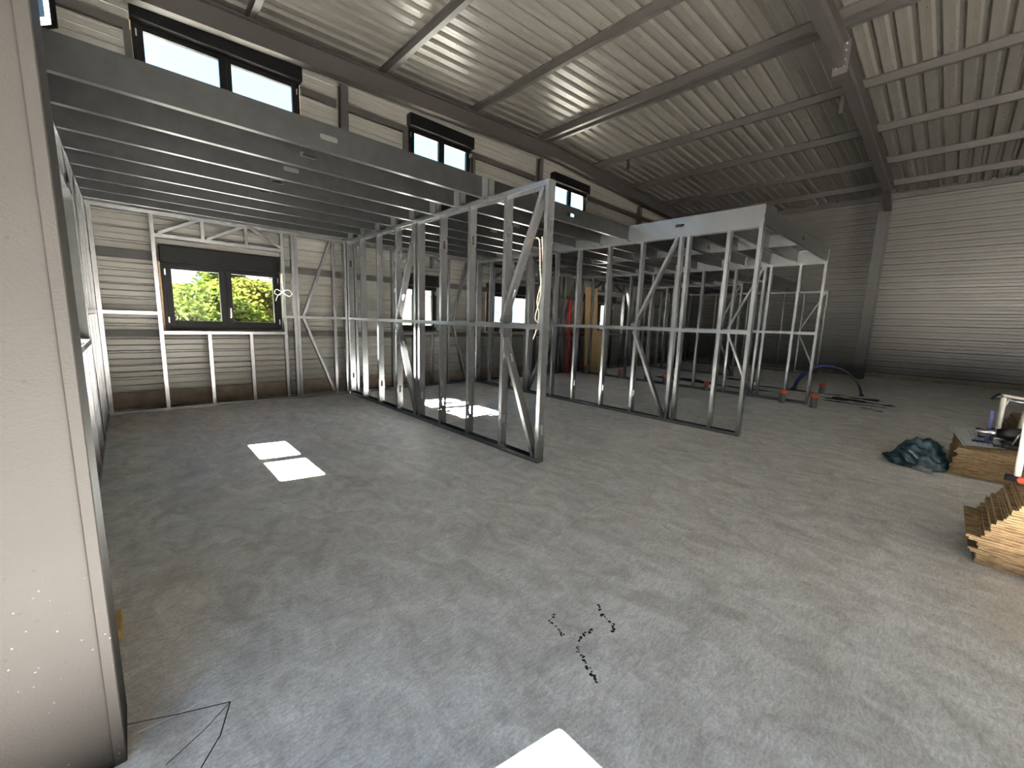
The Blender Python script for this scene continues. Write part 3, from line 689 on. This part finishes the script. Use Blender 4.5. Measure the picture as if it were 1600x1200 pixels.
for a, b in zip(YS[:-1], YS[1:]):
    obj('blocking', MB().member((13.95, a+.055, JZ), (13.95, b-.006, JZ), (0, 0, 1), (1, 0, 0), JH-.02, .045, .003, .01), GALV, j4)

# ------------------------------------------------------------------ capped waste pipes
PX = [('two-tone', 1221, 629, .125, .26, 'first grey pipe with red cap left of the partition end, beside the blue hose'),
      ('', 1270, 637, .125, .27, 'grey red-capped pipe standing just outside the end post of the third partition'),
      ('', 1283, 615, .13, .24, 'grey red-capped pipe under the arching blue hose'),
      ('', 1103, 610, .11, .20, 'short grey red-capped pipe midway along the third partition, by the wet floor'),
      ('', 1038, 601, .11, .25, 'grey red-capped pipe half hidden by a double stud of the second partition'),
      ('', 969, 591, .11, .24, 'grey red-capped pipe between the second partition studs, before the narrow window'),
      ('', 915, 584, .12, .25, 'grey red-capped pipe in front of the leaning strand board'),
      ('', 1024, 574, .11, .40, 'tall dim pipe stub with a faded red collar in the deepest bay')]
for (_, px, py, dia, h, lab) in PX:
    p = pxfloor(px, py); r = dia/2
    t = thing('waste_pipe', lab, 'pipe', (p.x, p.y, 0), 'capped waste pipes rising from the slab')
    obj('pipe', MB().lathe((p.x, p.y, 0), [(r, 0), (r, h-.055), (r*1.1, h-.05), (r*1.1, h-.035)], 20), PVC, t)
    obj('cap', MB().lathe((p.x, p.y, h-.062), [(r*1.10, .0), (r*1.16, .006), (r*1.16, .045), (r*1.10, .058), (r*.92, .062), (r*.90, .050)], 20), REDCAP, t)

# ------------------------------------------------------------------ hose arch
t = thing('service_hose', 'arching blue sheathed hose rising from the floor beyond the third partition', 'hose', (*pxfloor(1240, 608)[:2], 0))
a = pxfloor(1240, 608); b = pxfloor(1346, 619); pts = []
for i in range(33):
    f = i/32; h = .70*(4*f*(1-f))**.62*(1-.10*f); pts.append((a.x+(b.x-a.x)*f, a.y+(b.y-a.y)*f, max(h, -.02)))
obj('blue_sheath', MB().tube(pts[:19], .045, 10), BLUE, t, True)
obj('black_hose', MB().tube(pts[17:], [.030]*2+[.024]*(len(pts)-19), 8), BLKP, t, True)
obj('cable_tie', MB().tube([Vector(pts[8]), Vector(pts[8])+(Vector(pts[9])-Vector(pts[8])).normalized()*.03], .052, 10), BLKP, t)
obj('end_collar', MB().lathe((b.x, b.y, 0), [(.05, 0), (.05, .02), (.035, .05)], 10), BLUE, t)
obj('spigot', MB().lathe((a.x, a.y, 0), [(.07, 0), (.07, .03), (.052, .05)], 12), BLKP, t)

# ------------------------------------------------------------------ strand board stacks
BT = .0182
def board(x0, x1, y0, y1, z, lab, grp, yaw=0.0):
    mb = MB(); cx, cy2 = (x0+x1)/2, (y0+y1)/2; hx, hy = (x1-x0)/2, (y1-y0)/2
    prof = [(-hx, .001), (-hx+.002, 0), (hx, 0), (hx, .006), (hx-.009, .007), (hx-.009, .011), (hx, .012), (hx, BT-.0012), (-hx+.002, BT-.0012), (-hx, BT-.002), (-hx, .0125), (-hx-.007, .0115), (-hx-.007, .0065), (-hx, .0055)]
    a = Vector((math.cos(yaw), math.sin(yaw), 0)); d = Vector((-a.y, a.x, 0)); c = Vector((cx, cy2, z))
    mb.prism(prof, c-d*hy, c+d*hy, a, (0, 0, 1)); o = obj('strand_board', mb, OSBM); return tag(o, lab, 'board', grp)
rs = random.Random(11)
lowA = [-.29, -.295, -.30, -.295, -.27, -.255, -.30, -.29, -.295, -.25, -.235]
n = 0
for i, e in enumerate(lowA):
    sx = -.075 if i >= 9 else (-.02 if i > 4 else 0)
    board(4.03+rs.uniform(-.004, .004)+sx*.5, 4.70+sx*.5, -2.78, e, n*BT+.0, 'board in the lower run of the nearest strand board stack', 'lower boards of the nearest stack'); n += 1
upA = [-.30, -.315, -.31, -.335, -.33, -.33, -.35, -.35, -.375, -.385, -.39, -.40, -.40, -.405, -.41, -.42]
for i, e in enumerate(upA):
    lab = 'topmost board of the nearest strand board stack' if i == len(upA)-1 else 'board in the stepped upper run of the nearest strand board stack'
    board(3.99+rs.uniform(-.004, .006)-.002*i, 4.66-.002*i, -2.86, e-(.02 if i > 12 else 0), n*BT, lab, None if i == len(upA)-1 else 'upper boards of the nearest stack', 0); n += 1
topA = n*BT
nB = 17
for i in range(nB):
    e = -.17+rs.uniform(-.012, .012) - (.03 if 10 < i < 14 else 0) - (.02 if i > 14 else 0)
    lab = 'topmost board of the middle stack, the one under the drawings' if i == nB-1 else 'board in the middle strand board stack beside the dark plastic bag'
    board(6.48+rs.uniform(-.004, .004), 7.73, -2.65, e, i*BT, lab, None if i == nB-1 else 'boards of the middle stack')
topB = nB*BT
nC = 14
for i in range(nC):
    board(9.6, 10.85, -3.6, -.74-.012*i*rs.uniform(.6, 1.2), i*BT*2.0*.5+.0, 'board in the far strand board stack behind the white tubes', 'boards of the far stack')
topC = nC*BT

# ------------------------------------------------------------------ drawings
def sheet(name, lab, quad, z, lines, parent=None):
    q = [Vector(p) for p in quad]; N = 10; k = MB()
    for j in range(N+1):
        for i in range(N+1):
            u, v = i/N, j/N; p = q[0].lerp(q[1], u).lerp(q[3].lerp(q[2], u), v)
            zz = z + .0015 + .006*(math.sin(u*5+v*3)**2)*(1 if .1 < u < .9 else .4)
            k.v.append((p.x, p.y, zz))
    for j in range(N):
        for i in range(N): k.f.append((j*(N+1)+i, j*(N+1)+i+1, (j+1)*(N+1)+i+1, (j+1)*(N+1)+i))
    M2 = MB(); M2.v = k.v + [(x, y, zz+.0007) for x, y, zz in k.v]; m_ = len(k.v); M2.f = k.f + [tuple(m_+i for i in f[::-1]) for f in k.f]
    o = tag(obj(name, M2, PAPER), lab, 'drawing')
    ink = MB()
    for (u0, v0, u1, v1, wd) in lines:
        a_ = q[0].lerp(q[1], u0).lerp(q[3].lerp(q[2], u0), v0); b_ = q[0].lerp(q[1], u1).lerp(q[3].lerp(q[2], u1), v1)
        d = (b_-a_); nn = Vector((-d.y, d.x, 0)).normalized()*wd/2; S = 12
        for s_i in range(S):
            for_ = []
            for f in (s_i/S, (s_i+1)/S):
                u, v = u0+(u1-u0)*f, v0+(v1-v0)*f; p = a_.lerp(b_, f)
                zz = z + .0015 + .006*(math.sin(u*5+v*3)**2)*(1 if .1 < u < .9 else .4) + .0016
                for_ += [(p.x-nn.x, p.y-nn.y, zz), (p.x+nn.x, p.y+nn.y, zz)]
            ink.add(for_, [(0, 1, 3, 2)])
    obj('printed_lines', ink, INK, o); return o
plan = [(.06, .08, .94, .08, .004), (.06, .92, .94, .92, .004), (.06, .08, .06, .92, .004), (.94, .08, .94, .92, .004)]
for i in range(5): plan.append((.12, .15+.12*i, .24, .15+.12*i, .004))
for u in (.4, .5, .62, .74): plan += [(u, .2, u, .8, .004)]
plan += [(.36, .2, .8, .2, .006), (.36, .5, .7, .5, .006), (.36, .8, .8, .8, .005), (.55, .35, .66, .3, .006), (.12, .6, .3, .6, .003), (.12, .8, .28, .8, .003)]
zt_ = topB
P = lambda x, y: tuple(pxfloor(x, y, zt_))
A3 = [P(1504, 697), P(1574, 704), P(1562, 688), P(1494, 681)]
B3 = [P(1499, 688), P(1566, 694), P(1548, 672), P(1483, 667)]
sheet('paper_drawing', 'grey plan sheet lying askew at the back of the middle stack', B3, zt_+.001, plan)
sheet('paper_drawing', 'white plan sheet at the front edge of the middle stack', A3, zt_+.009, plan)

# ------------------------------------------------------------------ plastic bag
bc = pxfloor(1430, 722); bm = bmesh.new(); bmesh.ops.create_icosphere(bm, subdivisions=5, radius=1)
from mathutils import noise
L0 = pxfloor(1368, 708); L1 = pxfloor(1458, 739); ax = (L1-L0); ln = ax.length/2; ax.normalize(); ay = Vector((-ax.y, ax.x, 0)); ctr = (L0+L1)/2 + ay*.10
for v in bm.verts:
    p = v.co.copy(); u = p.x
    taper = .30+.70*min(1, max(0, (u+1.0)/1.1)); 
    crease = abs(noise.noise(Vector((p.x*1.9, p.y*2.2, p.z*2.6))))*.55 + abs(noise.noise(p*4.6+Vector((3, 1, 0))))*.26 + noise.noise(p*10)*.05
    s = 1 - crease*.75
    q = ctr + ax*(ln*1.02*u*(1-.10*crease)) + ay*(.30*p.y*s*taper)
    hgt = .30*(.40+.60*math.exp(-((u-.35)/.55)**2))*max(0, p.z+.25)*s*taper
    if p.z < -.2: hgt = .003
    v.co = (q.x, q.y, max(.003, hgt))
me = bpy.data.meshes.new('plastic_bag'); bm.to_mesh(me); bm.free(); me.materials.append(BAGM)
for p_ in me.polygons: p_.use_smooth = True
t = bpy.data.objects.new('plastic_bag', me); COL.objects.link(t); tag(t, 'crumpled dark teal plastic bag lying on the floor beside the boards', 'bag')
rb = MB(); q = random.Random(4); pc = pxfloor(1447, 739)
for i in range(7):
    u = (i/6-.5)*.42; c0 = pxfloor(1430, 733).lerp(pxfloor(1452, 740), i/6)
    rb.bbox(c0.x-.035, c0.x+.03, c0.y-.03, c0.y+.03, .0, .03+.012*(i % 3), .007)
tag(obj('rubble_scraps', rb, GREYC), 'grey scraps poking out from under the teal bag', 'scraps')

# ------------------------------------------------------------------ tools on the stacks
def at(px, py, x):     # ray through a pixel to plane of constant x, only used to read coordinates off the photo
    d = fw + rt*((px-800)/F_PX) - up*((py-600)/F_PX); return Vector((0, 0, EYE)) + d*(x/d.x)
# white tube prop with black foot and red cap, on the nearest stack
ft = at(1590, 742, 4.52); ft.z = topA+.0
t = thing('tube_prop', 'white tube prop on a black foot with red cap, on the nearest stack', 'prop', tuple(ft))
up_dir = (at(1606, 640, 4.60) - at(1588, 738, 4.52)).normalized()
tp = ft+Vector((0, 0, .04)); obj('tube', MB().tube([tp, tp+up_dir*.95], .018, 12), WHITEP, t, True)
fy = Vector((0.05, -1, 0)).normalized()
obj('foot', MB().tube([ft+Vector((0, 0, .024))-fy*.055, ft+Vector((0, 0, .024))+fy*.13], [.024, .024], 12), BLKP, t, True)
obj('foot_cap', MB().tube([ft+Vector((-.02, 0, .026))-fy*-.02, ft+Vector((-.065, 0, .026))-fy*-.02], .022, 12), REDCAP, t, True)
obj('top_grip', MB().tube([tp+up_dir*.95, tp+up_dir*1.05], .024, 12), BLKP, t, True)

# white tube trestle behind the drawings, standing on the middle stack
XQ = 7.45
def q_(px, py): return at(px, py, XQ)
t = thing('tube_trestle', 'white tubular trestle with black clamp ends behind the drawings', 'trestle', (XQ, q_(1564, 660).y, topB))
A_ = q_(1561, 662); A_.z = topB; T_ = q_(1569, 621)
obj('leg', MB().tube([(XQ, A_.y, topB+.045), (XQ, T_.y, T_.z)], .024, 12), WHITEP, t, True)
obj('leg_foot', MB().tube([(XQ, A_.y, topB), (XQ, A_.y, topB+.09)], .036, 10), BLKP, t, True)
B_ = q_(1592, 668); 
obj('leg', MB().tube([(XQ, B_.y, topB+.045), (XQ, B_.y-.035, T_.z-.02)], .024, 12), WHITEP, t, True)
obj('leg_foot', MB().tube([(XQ, B_.y, topB), (XQ, B_.y, topB+.09)], .036, 10), BLKP, t, True)
R0 = q_(1563, 617); R1 = q_(1640, 630)
obj('top_bar', MB().tube([R0, R1], .017, 10), WHITEP, t, True)
obj('lower_bar', MB().tube([q_(1560, 622), q_(1640, 637)], .010, 8), CHROME, t, True)
obj('diagonal_stay', MB().tube([q_(1578, 623), q_(1570, 634), q_(1567, 645)], .009, 8), WHITEP, t, True)
obj('clamp_end', MB().tube([q_(1548, 623), q_(1558, 620), q_(1566, 617)], [.008, .03, .026], 8), BLKP, t, True)

# cordless tool: black body with battery, chuck and grey loop handle
XT = 6.95
def p_(px, py): return at(px, py, XT)
t = thing('power_tool', 'black power tool with grey loop handles lying on the middle stack', 'tool', (XT, p_(1585, 680).y, topB))
cc = p_(1585, 668); bot = topB
obj('motor_body', MB().tube([(XT-.05, cc.y+.12, bot+.15), (XT-.04, cc.y+.03, bot+.155), (XT, cc.y-.12, bot+.15), (XT, cc.y-.22, bot+.14)], [.045, .075, .08, .06], 14), BLKP, t, True)
obj('chuck', MB().tube([(XT-.055, cc.y+.12, bot+.15), (XT-.06, cc.y+.20, bot+.148), (XT-.06, cc.y+.27, bot+.146)], [.035, .026, .012], 12), CHROME, t, True)
obj('battery', MB().bbox(XT-.11, XT+.05, cc.y-.20, cc.y+.06, bot, bot+.055, .012), BLKP, t)
obj('pistol_grip', MB().tube([(XT, cc.y-.04, bot+.12), (XT-.02, cc.y-.06, bot+.04)], .032, 10), BLKP, t, True)
for k in (0, .07):
    y_ = cc.y-.02-k
    obj('loop_handle', MB().tube([(XT-.13, y_+.02, bot+.06), (XT-.13, y_-.01, bot+.17), (XT-.12, y_-.05, bot+.215), (XT-.10, y_-.16, bot+.225)], .009, 8), CHROME, t, True)
obj('side_lever', MB().bbox(XT-.16, XT-.02, cc.y+.02, cc.y+.13, bot+.0, bot+.02, .006), BLKP, t)
t = thing('hand_clamp', 'black hand clamp with a bright screw left of the power tool', 'clamp', (7.15, at(1560, 680, 7.15).y, topB))
c2 = at(1558, 675, 7.15)
obj('clamp_bar', MB().tube([(7.15, c2.y+.16, topB+.13), (7.12, c2.y-.08, topB+.12)], .014, 8), BLKP, t, True)
obj('clamp_jaw', MB().bbox(7.11, 7.16, c2.y+.02, c2.y+.06, topB, topB+.17, .006), BLKP, t)
obj('clamp_jaw', MB().bbox(7.11, 7.16, c2.y-.08, c2.y-.04, topB, topB+.15, .006), BLKP, t)
obj('screw_spindle', MB().tube([(7.10, c2.y+.14, topB+.06), (7.10, c2.y-.10, topB+.055)], .012, 8), CHROME, t, True)
obj('clamp_grip', MB().tube([(7.10, c2.y+.02, topB+.058), (7.10, c2.y+.14, topB+.062)], .019, 8), BLKP, t, True)
t = thing('quick_clamp', 'dark blue upright clamp bar standing beside the drawings', 'clamp', (6.98, at(1545, 672, 6.98).y, topB))
c3 = at(1545, 672, 6.98)
obj('clamp_bar', MB().bbox(6.97, 6.985, c3.y-.017, c3.y+.017, topB+.015, at(1545, 641, 6.98).z, .003), BLUE, t)
obj('clamp_head', MB().bbox(6.94, 7.03, c3.y-.055, c3.y+.11, topB, topB+.022, .006), BLUE, t)
obj('clamp_jaw', MB().bbox(6.955, 7.0, c3.y-.03, c3.y+.07, topB+.09, topB+.115, .006), BLKP, t)
# small timber box on the far stack
t = thing('timber_offcut', 'small pale timber offcut on top of the far board stack', 'timber', (9.9, -1.2, topC))
c4 = at(1595, 618, 9.9)
obj('block', MB().bbox(9.8, 10.1, -1.35, -.98, topC, topC+.11, .006), BLOCKW, t)
t2 = tag(obj('white_tub', MB().lathe((10.0, -1.62, topC), [(.09, 0), (.10, .02), (.11, .26), (.118, .27), (.118, .285), (.10, .29)], 18), WHITEP), 'white tub at the frame edge standing on the far stack', 'tub')

# ------------------------------------------------------------------ standing strip board, red strip, wood block, cords
mb = MB().prism([(0, 0), (.62, 0), (.62, .018), (0, .018)], (10.27, 7.66, 0), (10.27, 7.80, 2.60), (1, 0, 0), (0, -1, .02))
tag(obj('standing_board', mb, OSBM), 'tall orange strand board leaning on the studs in the deepest bay', 'board')
mb = MB().prism([(0, 0), (.36, 0), (.36, .018), (0, .018)], (10.90, 7.62, 0), (10.90, 7.80, 1.30), (1, 0, 0), (0, -1, .02))
tag(obj('standing_board', mb, OSBM), 'shorter strand board offcut leaning beside the tall orange one', 'board')
t = thing('red_strip', 'perforated red plastic strip standing against the back studs', 'strip', (9.6, 7.80, 0))
mb = MB().member((9.62, 7.80, 0), (9.62, 7.84, 2.16), (1, 0, 0), (0, -1, 0), .12, .03, .003, .003, [(.3+.3*i, .06, .03) for i in range(6)])
obj('strip_body', mb, REDP, t)
wp = pxfloor(191, 985)
mb = MB().bbox(-.26, -.125, 2.42, 2.60, 0, .05, .004)
tag(obj('wood_offcut', mb, BLOCKW), 'yellow wood offcut on the floor behind the beige column', 'offcut')
def cord(name, lab, pts, r, m):
    P_ = [Vector(p) for p in pts]; out = []
    for i in range(len(P_)-1):
        p0, p1, p2, p3 = P_[max(i-1, 0)], P_[i], P_[i+1], P_[min(i+2, len(P_)-1)]
        for k in range(6):
            f = k/6; out.append(.5*((2*p1)+(-p0+p2)*f+(2*p0-5*p1+4*p2-p3)*f*f+(-p0+3*p1-3*p2+p3)*f**3))
    out.append(P_[-1]); return tag(obj(name, MB().tube(out, r, 6), m, smooth=True), lab, 'cord')
c = lambda px, py, x=3.22: tuple(at(px, py, x))
cord('hanging_cord', 'long tan cord hanging inside the end of the nearest partition', [c(838, 371), c(843, 378), c(844, 420), c(845, 455), c(840, 480), c(836, 497), c(841, 505)], .005, CORD)
cord('hanging_cord', 'second tan cord looping below the first at the nearest partition end', [c(847, 370), c(848, 410), c(846, 440), c(839, 470), c(842, 490), c(838, 515), c(833, 530)], .005, CORD)
def bq(px, py, y=7.885):
    d = fw + rt*((px-800)/F_PX) - up*((py-600)/F_PX); return tuple(Vector((0, 0, EYE)) + d*(y/d.y))
cord('window_cord', 'white cord tied in a bow on the lower window that shows trees', [bq(440, 428), bq(441, 445), bq(442, 456), bq(432, 452), bq(429, 458), bq(436, 461), bq(442, 456), bq(450, 453), bq(456, 459), bq(452, 463), bq(444, 459), bq(442, 456), bq(434, 462), bq(431, 470)], .006, CORDW)
cord('loose_wire', 'thin white wire dangling high beside the corner post above the joists', [(-.42, 7.9, 4.42), (-.30, 7.95, 4.38), (-.15, 8.0, 4.25), (-.10, 8.02, 4.0), (-.1, 8.02, 3.2)], .006, CORDW)
cord('loose_wire', 'short white wire in the side frame window opening', [(-.36, 4.9, 1.95), (-.33, 5.0, 1.90), (-.32, 5.1, 1.78), (-.33, 5.12, 1.70)], .005, CORDW)
# drawings of a pipe stub hanging near the far roof
t = thing('roof_bracket', 'short steel bracket hanging from a far purlin above the small upper window', 'bracket', (11.0, 7.3, 5.9))
obj('bracket_leg', MB().box(10.78, 10.82, 6.9, 6.98, 5.86, ztop(10.8)+.01), GALVD, t)
t = thing('roof_bracket', 'rusty bracket hanging beside the main rafter past its apex', 'bracket', (10.85, 2.15, 5.9))
obj('bracket_leg', MB().box(10.78, 10.82, 2.1, 2.16, 5.82, ztop(10.8)+.01), PAINT, t)

# ------------------------------------------------------------------ outdoors
yard = struct('ground')
g1 = MB().box(-40, X0-.16, -40, 60, -.30, -.10); obj('gravel_yard', g1, EXTG, yard)
obj('gravel_yard', MB().box(X0-.16, 80, YB+.16, 60, -.30, -.10), EXTG, yard)
obj('gravel_yard', MB().box(X0-.16, 80, -60, YF-.2, -.30, -.10), EXTG, yard)
def tree(x, y, h, r, n, m, lab, shape, z0=.2):
    q = random.Random(int(x*100+y*7+h)); t = thing('tree', lab, 'tree', (x, y, -.1), 'trees beyond the windowed wall')
    obj('trunk', MB().tube([(x, y, -.1), (x+.05, y, h*.4), (x, y+.05, h*.75)], [.12, .09, .04], 8), BARK, t)
    mb = MB()
    for i in range(n):
        while True:
            a, b, cz = q.uniform(-1, 1), q.uniform(-1, 1), q.uniform(0, 1)
            rad = (1-cz)**.6*.9+.12 if shape == 'cone' else math.sqrt(max(0, 1-(cz*2-1)**2))**.7+.05
            d = math.hypot(a, b)
            if d < rad and d > rad*.45*q.random(): break
        wob = 1+.25*math.sin(7*math.atan2(b, a)+cz*9)
        px, py, pz = x+a*r*wob, y+b*r*wob, z0+cz*(h-z0)
        s = q.uniform(.05, .10); th = q.uniform(0, 6.28); ph = q.uniform(-.9, .9)
        u = Vector((math.cos(th), math.sin(th), math.sin(ph)*.6))*s; v = Vector((-math.sin(th)*.5, math.cos(th)*.5, math.cos(ph)))*s*.6
        c0 = Vector((px, py, pz)); mb.add([c0-u, c0-v*.7, c0+u, c0+v], [(0, 1, 2, 3)])
    obj('foliage', mb, m, t, kind='stuff')
tree(-.8, 16.5, 2.65, 1.9, 26000, LEAF1, 'round yellow-green tree behind the left edge of the lower window', 'ball', -.1)
tree(1.5, 15.6, 2.25, 1.6, 24000, LEAF1, 'low bushy tree filling the lower window pane nearest the column', 'ball', -.1)
tree(3.0, 16.2, 2.6, 1.3, 20000, LEAF2, 'ochre-tinted bushy tree in the lower window pane with the cord', 'ball', -.1)
tree(2.7, 18.5, 4.4, 1.1, 14000, LEAF1, 'tall feathery tree rising above the bushes in the lower window', 'cone')
tree(4.9, 17.5, 3.6, 1.5, 17000, LEAF2, 'tall yellowish tree at the cord side of the lower window', 'cone')
# neighbouring buildings
t = thing('neighbour_house', 'small tan gabled house seen through the narrow window', 'building', (16, 28, 0))
obj('house_wall', MB().prism([(-4, -.1), (4, -.1), (4, 1.6), (0, 3.4), (-4, 1.6)], (16, 27, 0), (16, 34, 0), (1, 0, 0), (0, 0, 1)), EXTT, t)
for sg in (-1, 1):
    obj('roof_slope', MB().prism([(sg*4.3, 1.5), (0, 3.45), (0, 3.6), (sg*4.3, 1.65)], (16, 26.7, 0), (16, 34.3, 0), (1, 0, 0), (0, 0, 1)), EXTR, t)
t = thing('neighbour_shed', 'large pale ribbed shed seen through the third bay window', 'building', (30, 24, 0))
for i in range(48):
    x = 21.5+i*.5
    obj('wall_sheet', MB().sheet([(0, 0), (.2, 0), (.22, -.05), (.46, -.05), (.48, 0), (.5, 0)], (x, 22, -.1), (x, 22, 6.0), (1, 0, 0), (0, -1, 0), -.08), EXTW, t)
obj('shed_roof', MB().box(21.3, 45.7, 21.8, 30, 6.0, 6.2), EXTR, t)
